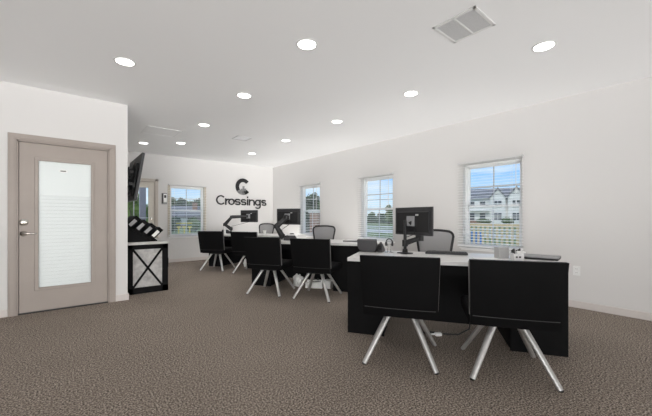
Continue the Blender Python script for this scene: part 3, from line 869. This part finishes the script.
t = thing('wall_television', 'flat television on a wall mount seen edge on past the door wall corner', 'television', (XI, 5.6, 1.79))
tl = 1.22; th = .75; tilt = math.atan2(.115, .75)
mt = Matrix.Translation((.215, 0, 0)) @ Matrix.Rotation(tilt, 4, 'Y')
bm = B(); box(bm, -.02, .02, 0, tl, -th/2, th/2, .006, mtx=mt); mk('panel', bm, M['char'], t)
bm = B(); box(bm, .0202, .0245, .0, tl, -th/2, th/2, .002, mtx=mt); mk('bezel', bm, M['lgrey'], t)
bm = B(); box(bm, .0246, .0252, .012, tl-.012, -th/2+.012, th/2-.012, mtx=mt); mk('screen', bm, M['screen'], t)
bm = B(); box(bm, -.05, -.019, .12, tl-.12, -th/2+.06, th/2-.16, .012, mtx=mt)
for i in range(8): box(bm, -.056, -.048, .16, tl-.16, -.24+i*.055, -.215+i*.055, mtx=mt)
mk('rear_housing', bm, M['dark'], t)
bm = B(); box(bm, 0, .016, .25, tl-.25, -.2, .2, .003)
for z in (-.12, .12): box(bm, .014, .15, .3, .36, z-.02, z+.02); box(bm, .014, .15, tl-.36, tl-.3, z-.02, z+.02)
for y in (.3, tl-.36): box(bm, -.075, -.055, y, y+.05, -.24, .24, mtx=mt)
box(bm, .01, .16, .06, .10, -.14, -.10); box(bm, .13, .165, .05, .4, -.17, -.10); box(bm, .02, .15, .09, .14, .05, .09)
mk('wall_mount', bm, M['dark'], t)
bm = B()
for i in range(4):
    tube(bm, [(.14, .3, -.1+.06*i), (.08+.01*i, .12+.02*i, -.16+.05*i), (.05, .05+.02*i, -.05+.04*i), (.01, .14, -.2)], .008, 6)
tube(bm, [(.15, .3, -.2), (.09, .03, -.26), (.05, .1, -.32), (.012, .12, -.36)], .008, 6)
tube(bm, [(.16, .2, .12), (.08, .02, .06), (.06, .06, -.1), (.02, .1, -.18)], .008, 6)
mk('cables', bm, M['dark'], t, smooth=True)

# ================================================================== OUTSIDE
G = dict(
    lawn=mat('lawn_green', (.16, .21, .07), .9, vary=(1.5, .3)),
    road=mat('pale_concrete', (.50, .49, .47), .85, vary=(2, .08)),
    asphalt=mat('asphalt', (.22, .22, .225), .9, vary=(2, .1)),
    leaf=mat('leaf_green', (.07, .12, .035), .7, vary=(2, .5)),
    leafd=mat('leaf_dark', (.035, .065, .03), .7, vary=(2, .5)),
    leafl=mat('leaf_light', (.16, .24, .05), .7, vary=(2, .4)),
    bark=mat('bark', (.10, .075, .055), .9, bump=(20, .5)),
    siding=mat('white_siding', (.74, .73, .71), .7),
    shingle=mat('grey_shingle', (.20, .20, .215), .85, vary=(1, .15)),
    win=mat('dark_window', (.06, .07, .085), .15),
    brickd=mat('red_brown_brick', (.30, .17, .12), .8, vary=(3, .3)),
    fencem=mat('cream_picket', (.66, .53, .33), .6),
    yellow=mat('yellow_paint', (.80, .62, .06), .5),
    blue=mat('blue_plastic', (.05, .22, .62), .5),
    post=mat('grey_mauve_post', (.27, .24, .27), .6),
    wire=mat('utility_wire', (.03, .03, .03), .6),
)
def brick_mat():
    m = bpy.data.materials.new('brick_courses'); m.use_nodes = True
    nt = m.node_tree; b = nt.nodes['Principled BSDF']; b.inputs['Roughness'].default_value = .85
    tc = nt.nodes.new('ShaderNodeTexCoord'); br = nt.nodes.new('ShaderNodeTexBrick')
    br.inputs['Scale'].default_value = 4; br.inputs['Color1'].default_value = (.36, .19, .13, 1); br.inputs['Color2'].default_value = (.26, .14, .10, 1); br.inputs['Mortar'].default_value = (.42, .36, .32, 1)
    mp = nt.nodes.new('ShaderNodeMapping'); mp.inputs['Rotation'].default_value = (R(90), 0, 0)
    nt.links.new(tc.outputs['Object'], mp.inputs[0]); nt.links.new(mp.outputs[0], br.inputs['Vector']); nt.links.new(br.outputs['Color'], b.inputs['Base Color'])
    return m
G['brick'] = brick_mat()
GZ = -.2
struct('ground', box(B(), XR+T, 170, -80, 200, GZ-.1, GZ), G['lawn'])
bm = B(); box(bm, -60, XR+T, YB+T, 200, GZ-.1, GZ-.0005); struct('ground_rear', bm, G['lawn'])
bm = B(); box(bm, 22, 27, -60, 120, GZ, GZ+.012); box(bm, 33, 37, -60, 120, GZ, GZ+.012); struct('road', bm, G['road'])
bm = B(); box(bm, 9.2, 16, -6, 9.5, GZ, GZ+.01); struct('pool_deck', bm, G['road'])
bm = B(); box(bm, -14, 14, 17, 20.5, GZ, GZ+.012); struct('path', bm, G['road'])

def leafy(bm, c, r, n, size, rnd):
    for _ in range(n):
        d = Vector((rnd.gauss(0, 1), rnd.gauss(0, 1), rnd.gauss(0, 1))).normalized()*(rnd.random()**.35)
        p = Vector((c[0]+d.x*r[0], c[1]+d.y*r[1], c[2]+d.z*r[2]))
        q = Euler((rnd.uniform(0, PI), rnd.uniform(0, PI), rnd.uniform(0, PI))).to_matrix()
        s = size*rnd.uniform(.6, 1.3)
        bm.faces.new([bm.verts.new(p+q @ Vector(k)*s) for k in ((-.5, 0, 0), (0, -.32, .05), (.5, 0, 0), (0, .32, .05))])
def blob(bm, c, r, rnd):
    tmp = bmesh.ops.create_icosphere(bm, subdivisions=2, radius=1)
    for v in tmp['verts']:
        k = 1+rnd.uniform(-.12, .12); v.co = Vector((c[0]+v.co.x*r[0]*k, c[1]+v.co.y*r[1]*k, c[2]+v.co.z*r[2]*k))
def tree(label, loc, h, w, m, seed, low=.25, n=1400):
    rnd = random.Random(seed)
    t = thing('tree', label, 'tree', (loc[0], loc[1], GZ), 0, 'trees outside the windows')
    bm = B(); tube(bm, [(0, 0, 0), (.03*h, 0, h*.3), (0, .02*h, h*.7)], [.035*h, .025*h, .01*h], 8)
    for a in (0.4, 2.4, 4.4): tube(bm, [(.02*h, 0, h*.35), (w*.3*math.cos(a), w*.3*math.sin(a), h*.62)], [.014*h, .006*h], 6)
    mk('trunk', bm, G['bark'], t, smooth=True)
    bm = B()
    zc = h*(low+1)/2; hz = h*(1-low)/2
    for k in range(14):
        a = rnd.uniform(0, 6.28); rr = w*.5*rnd.uniform(.1, .55); zz = zc+hz*(-.66+1.26*(k+rnd.random())/14)
        cc = (rr*math.cos(a), rr*math.sin(a), zz); sz = w*.5*rnd.uniform(.42, .62)
        blob(bm, cc, (sz*.8, sz*.8, sz*.7), rnd); leafy(bm, cc, (sz, sz, sz*.9), n//14, .09*w, rnd)
    mk('foliage', bm, m, t)
    return t
def shrub(label, loc, h, w, m, seed):
    rnd = random.Random(seed)
    t = thing('shrub', label, 'shrub', (loc[0], loc[1], GZ), 0, 'shrubs outside the windows')
    bm = B(); tube(bm, [(0, 0, 0), (0, 0, h*.5)], .03, 6); mk('stem', bm, G['bark'], t)
    bm = B()
    for k in range(5):
        cc = (rnd.uniform(-.3, .3)*w, rnd.uniform(-.3, .3)*w, h*rnd.uniform(.35, .65)); sz = w*.33
        blob(bm, cc, (sz*.8, sz*.8, h*.3), rnd); leafy(bm, cc, (sz, sz, h*.36), 160, .1*w, rnd)
    mk('foliage', bm, m, t)
    return t

# --- apartment house beyond the near window
AB = thing('apartment_house', 'white two storey house with grey gabled roof beyond the near right window', 'building', (73.5, 30, GZ), math.atan2(.409, 1.05)-PI/2)
# local x along facade (right as seen from the room), -y towards the room
bm = B(); box(bm, -16, 16, 0, 10, 0, 5.7)
for x0, x1 in ((-1.0, 1.9), (2.3, 5.5)): box(bm, x0, x1, -1.6, .2, 0, 5.7)
box(bm, -14, -9, -1.6, .2, 0, 5.7)
wl = mk('walls', bm, G['siding'], AB)
bm = B()
prism(bm, [(-.6, 5.6), (5, 8.2), (10.6, 5.6)], -16.5, 16.5, 'yz')
mk('roof', bm, G['shingle'], AB)
for x0, x1, p in ((-1.0, 1.9, 7.7), (2.3, 5.5, 7.9), (-14, -9, 8.3)):
    xm = (x0+x1)/2
    mk('gable', prism(B(), [(x0, 5.7), (x1, 5.7), (xm, p-.25)], -1.6, 1.5, 'xz'), G['siding'], AB)
    bm = B(); ribbon(bm, [(x0-.35, 5.45), (xm, p), (x1+.35, 5.45)], .22, -1.9, 4.5, False, 'xz'); mk('gable_roof', bm, G['shingle'], AB)
    for z in (.8, 3.5):
        w = mk('window', box(B(), xm-.7, xm+.7, -1.66, -1.58, z, z+1.5), G['win'], AB)
        bm = B(); box(bm, xm-.05, xm+.05, -1.7, -1.65, z, z+1.5); box(bm, xm-.7, xm+.7, -1.7, -1.65, z+.7, z+.78); mk('window_bars', bm, G['siding'], w)
for x in (-7.2, -4.8, -2.6, 7.3, 11.5, 14):
    for z in (.8, 3.5):
        w = mk('window', box(B(), x-.55, x+.55, -.06, .02, z, z+1.5), G['win'], AB)
bm = B()
for x0, x1 in ((-8.2, -1.2), (10.2, 15.5)): mk('balcony', box(box(B(), x0, x1, -1.2, .05, 2.75, 2.95), x0, x1, -1.22, -1.16, 3.3, 3.4), G['siding'], AB)
bm.free()
for q in ((-8.5, -1.05), (10.2, 15)): mk('brick_base', box(B(), q[0], q[1], -.05, .02, .05, .75), G['brickd'], AB)
for i, (x, y, hh) in enumerate(((66, 35, 1.3), (67, 30, 1.2), (68.5, 26, 1.4), (70, 22.5, 1.2))):
    shrub(['round shrub at the left foot of the white house', 'low round shrub before the middle of the white house', 'larger shrub below the gables of the white house', 'small shrub at the right end of the white house'][i], (x, y), hh, 2.6, G['leaf'], 40+i)

# --- picket fence beyond the near window
FX = 8.9
fn = thing('picket_fence', 'cream picket fence running past the near right window', 'fence', (FX, -4, GZ))
bm = B(); L = 9.2; y = .0
while y < L:
    box(bm, -.012, .012, y, y+.058, .06, 1.13); y += .124
mk('pickets', bm, G['fencem'], fn)
bm = B()
for z in (.2, 1.10): box(bm, .0125, .045, 0, L, z, z+.07)
mk('rails', bm, G['fencem'], fn)
for i in range(5): mk('fence_post', box(B(), .046, .13, i*2.25, i*2.25+.085, 0, 1.2), G['fencem'], fn)
def lounger(label, loc, rz):
    t = thing('pool_chair', label, 'outdoor chair', (*loc, GZ+.01), rz, 'blue pool chairs behind the picket fence')
    mk('seat', box(B(), -.27, .27, -.3, .3, .34, .38, .01), G['blue'], t)
    bm = B(); box(bm, -.30, .30, -.02, .02, 0, .50, .01, mtx=Matrix.Translation((0, .3, .36)) @ Matrix.Rotation(R(-15), 4, 'X')); mk('backrest', bm, G['blue'], t)
    for sx in (-.24, .24):
        for sy in (-.26, .28): mk('leg', tube(B(), [(sx, sy, .35), (sx, sy, 0)], .02, 8), M['white'], t)
    return t
l0 = lounger('blue pool chair behind the picket fence, left of the pair', (9.8, 4.75), R(100))
dup(l0, (11.3, 5.12, GZ+.01), R(80), 'blue pool chair behind the picket fence, right of the pair')
# utility poles and wires beyond the near window
up = thing('utility_line', 'overhead utility wires strung between two poles beyond the near right window', 'utility line', (0, 0, GZ))
for x, y in ((48, 62), (52, -18)):
    mk('pole', tube(B(), [(x, y, 0), (x, y, 7.2)], .14, 8), G['bark'], up)
for z, dx in ((6.3, 0), (5.2, .4)):
    bm = B(); tube(bm, [(48+dx+4*q/10, 62-80*q/10, z-.35*math.sin(PI*q/10)) for q in range(11)], .035, 5); mk('wire', bm, G['wire'], up)

# --- view through the middle window: field, hedge line
for i, (tx, ty, h, w) in enumerate(((78.65, 80.31, 3.4, 3.6), (75.45, 72.58, 2.9, 3.3), (71.77, 65.25, 3.0, 3.2), (67.72, 58.22, 2.6, 2.9), (47.43, 38.66, 4.4, 2.2), (65.0, 50.1, 3.0, 3.0))):
    tree(['distant low tree at the left of the field', 'distant low tree near the left of the middle window view', 'distant tree in the middle of the field edge', 'distant tree right of centre at the field edge', 'taller tree at the right of the middle window view', 'distant tree hidden toward the right of the field'][i],
         (tx, ty), h, w, [G['leaf'], G['leafd']][i % 2], 60+i, .02, 700)
rnd = random.Random(5)
t = thing('hedge', 'long clipped dark hedge along the far edge of the field', 'hedge', (58, 40, GZ), 0)
bm = B(); y = 0
while y < 24:
    blob(bm, (0, y, .7), (1.2, 1.6, .95), rnd); leafy(bm, (0, y, .8), (1.3, 1.6, 1.0), 50, .35, rnd); y += 1.5
mk('foliage', bm, G['leafd'], t)
# --- far right-wall window: tree and brick pillar
tree('dark leafy tree close outside the far window of the right wall', (8.84, 12.15), 2.75, 1.3, G['leafd'], 71, .05, 2200)
tree('pale green tree behind the brick pillar', (18.57, 23.57), 3.1, 2.2, G['leaf'], 72, .1, 1200)
px, py = (8.03, 10.23)
bp = thing('brick_pillar', 'brick pillar with pale stone cap outside the far window of the right wall', 'pillar', (px, py, GZ), R(0))
mk('shaft', box(B(), -.26, .26, -.26, .26, 0, 1.52), G['brick'], bp)
mk('cap', box(B(), -.31, .31, -.31, .31, 1.52, 1.66, .02), G['siding'], bp)
shrub('shrub at the foot of the brick pillar', (7.1, 9.7), .75, .6, G['leafl'], 75)
# --- back window and exit door
for i, (tx, ty, h, w) in enumerate(((15.24, 65.2, 6.2, 3.4), (19.87, 76.93, 6.0, 4.4), (25.63, 90.32, 6.6, 5.2), (21.13, 68.12, 5.8, 4.0), (19.02, 56.89, 5.2, 3.2))):
    tree(['tall tree at the left edge of the back window view', 'wide tree behind the grey roofed house', 'tree above the yellow table in the back window', 'tree at the right of the back window view', 'tree just past the right edge of the back window'][i], (tx, ty), h, w, [G['leaf'], G['leafd']][i % 2], 80+i, .05, 900)
hs = thing('grey_house', 'low grey roofed house beyond the back wall window', 'building', (11.82, 42.09, GZ), R(-18))
mk('walls', box(B(), -4, 4, 0, 5, 0, 1.5), G['post'], hs)
mk('roof', prism(B(), [(-.5, 1.45), (2.5, 2.9), (5.5, 1.45)], -4.4, 4.4, 'yz'), G['shingle'], hs)
for x in (-2.6, -.4, 2.2): mk('window', box(B(), x-.45, x+.45, -.05, .02, .5, 1.25), G['siding'], hs)
bm = B(); box(bm, .6, 1.2, 1.2, 1.8, 2.2, 3.3); mk('chimney', G and bm, G['brickd'], hs)
yt = thing('yellow_table', 'yellow outdoor table on three trestle legs beyond the back wall window', 'outdoor table', (6.5, 23.8, GZ), R(-16))
mk('table_top', box(B(), -.52, .52, -.2, .2, .91, .97, .01), G['yellow'], yt)
for x in (-.36, 0, .36):
    bm = B(); box(bm, x-.04, x+.04, -.04, .04, 0, .70); box(bm, x-.13, x+.13, -.15, .15, .6, .70, .01); box(bm, x-.1, x+.1, -.14, .14, 0, .03)
    mk('leg', bm, G['yellow'], yt)
shrub('dark shrub at the left behind the yellow table', (7.25, 29.01), 1.5, 1.5, G['leafd'], 96)
shrub('mid green shrub at the right behind the yellow table', (9.21, 29.99), 1.6, 1.7, G['leaf'], 97)
tree('leafy tree close outside the glazed exit door', (2.49, 18.03), 2.9, 1.9, G['leafl'], 91, .05, 2000)
tree('thin green tree right of the grey post outside the exit door', (3.9, 22.7), 2.3, 1.5, G['leaf'], 92, .05, 1400)
shrub('leafy shrub outside the glazed exit door', (1.85, 12.21), .9, .9, G['leafl'], 93)
px, py = (2.24, 13.71)
pp = thing('porch_post', 'grey square porch post outside the glazed exit door', 'post', (px, py, GZ))
mk('shaft', box(B(), -.1, .1, -.1, .1, .12, 2.75), G['post'], pp)
mk('base', box(B(), -.13, .13, -.13, .13, 0, .12, .01), G['post'], pp)
mk('capital', box(B(), -.14, .14, -.14, .14, 2.75, 2.9, .01), G['post'], pp)

# ================================================================== WORLD, LAMPS, CAMERA
w = bpy.data.worlds.new('sky'); bpy.context.scene.world = w; w.use_nodes = True
nt = w.node_tree; bg = nt.nodes['Background']
tc = nt.nodes.new('ShaderNodeTexCoord'); sp = nt.nodes.new('ShaderNodeSeparateXYZ'); nt.links.new(tc.outputs['Generated'], sp.inputs[0])
r = nt.nodes.new('ShaderNodeValToRGB'); e = r.color_ramp.elements
e[0].position = 0; e[0].color = (.74, .82, .88, 1); e[1].position = 1; e[1].color = (.09, .26, .66, 1)
x = e.new(.045); x.color = (.62, .78, .93, 1); x = e.new(.13); x.color = (.25, .52, .90, 1)
nt.links.new(sp.outputs['Z'], r.inputs['Fac'])
n = nt.nodes.new('ShaderNodeTexNoise'); n.inputs['Scale'].default_value = 3.2; n.inputs['Detail'].default_value = 6
mp = nt.nodes.new('ShaderNodeMapping'); mp.inputs['Scale'].default_value = (1, 1, 5)
nt.links.new(tc.outputs['Generated'], mp.inputs[0]); nt.links.new(mp.outputs[0], n.inputs['Vector'])
cr = nt.nodes.new('ShaderNodeValToRGB'); cr.color_ramp.elements[0].position = .48; cr.color_ramp.elements[1].position = .68
nt.links.new(n.outputs['Fac'], cr.inputs['Fac'])
mx = nt.nodes.new('ShaderNodeMix'); mx.data_type = 'RGBA'; mx.inputs[7].default_value = (.86, .88, .90, 1)
nt.links.new(cr.outputs['Color'], mx.inputs[0]); nt.links.new(r.outputs['Color'], mx.inputs[6])
nt.links.new(mx.outputs[2], bg.inputs['Color']); bg.inputs['Strength'].default_value = 1.25

def lamp(name, kind, loc, target=None, energy=100, col=(1, 1, 1), size=None, rot=None, soft=None):
    L = bpy.data.lights.new(name, kind); L.energy = energy; L.color = col
    if kind == 'AREA': L.shape = 'RECTANGLE'; L.size, L.size_y = size
    o = bpy.data.objects.new(name, L); C.objects.link(o); o.location = loc
    if soft:
        L.use_nodes = True; lt = L.node_tree; em = lt.nodes['Emission']
        fo = lt.nodes.new('ShaderNodeLightFalloff'); fo.inputs['Strength'].default_value = 1
        lt.links.new(fo.outputs[soft], em.inputs['Strength'])
    if target is not None: o.rotation_euler = (Vector(target)-Vector(loc)).to_track_quat('-Z', 'Y').to_euler()
    if rot: o.rotation_euler = rot
    return o
s = lamp('sun', 'SUN', (0, 0, 20), energy=2.2, col=(1, .96, .9), rot=(R(45), 0, R(-70))); s.data.angle = R(1)
lamp('fill_lamp', 'AREA', (-1.9, -2.3, 1.5), (2.6, 5.0, 1.6), 2.6, (1, .99, .985), (4, 2.2), soft='Constant')  # added fill from behind the camera, no fixture there
lamp('bounce_lamp', 'AREA', (-1.7, -.6, .3), None, 6.6, (1, .995, .99), (2.2, 4), (R(145), 0, R(-35)), 'Constant')  # added, unseen area lamps that even out the ceiling brightness
lamp('bounce_lamp', 'AREA', (2.4, -1.9, .3), None, 5.4, (1, .995, .99), (4.5, 1.6), (R(150), 0, 0), 'Constant')
for k in range(3):      # added area lights hidden behind the desks to brighten the far ceiling
    p = at(k, .9, 1.62, .12)
    u = lamp('hidden_ceiling_fill', 'AREA', p, None, (8, 12, 15)[k], (1, .985, .96), (1.5, .35), (R(180), 0, DRZ)); u.data.spread = R(140)

cam = bpy.data.cameras.new('camera'); co = bpy.data.objects.new('camera', cam); C.objects.link(co)
co.location = (0, 0, 1.15); co.rotation_euler = (R(90), 0, R(-39.5))
cam.sensor_width = 36; cam.lens = 36*315/652; cam.shift_y = 9.4/652; cam.clip_start = .05; cam.clip_end = 500
sc = bpy.context.scene; sc.camera = co
sc.view_settings.view_transform = 'Standard'; sc.view_settings.look = 'None'; sc.view_settings.exposure = 0
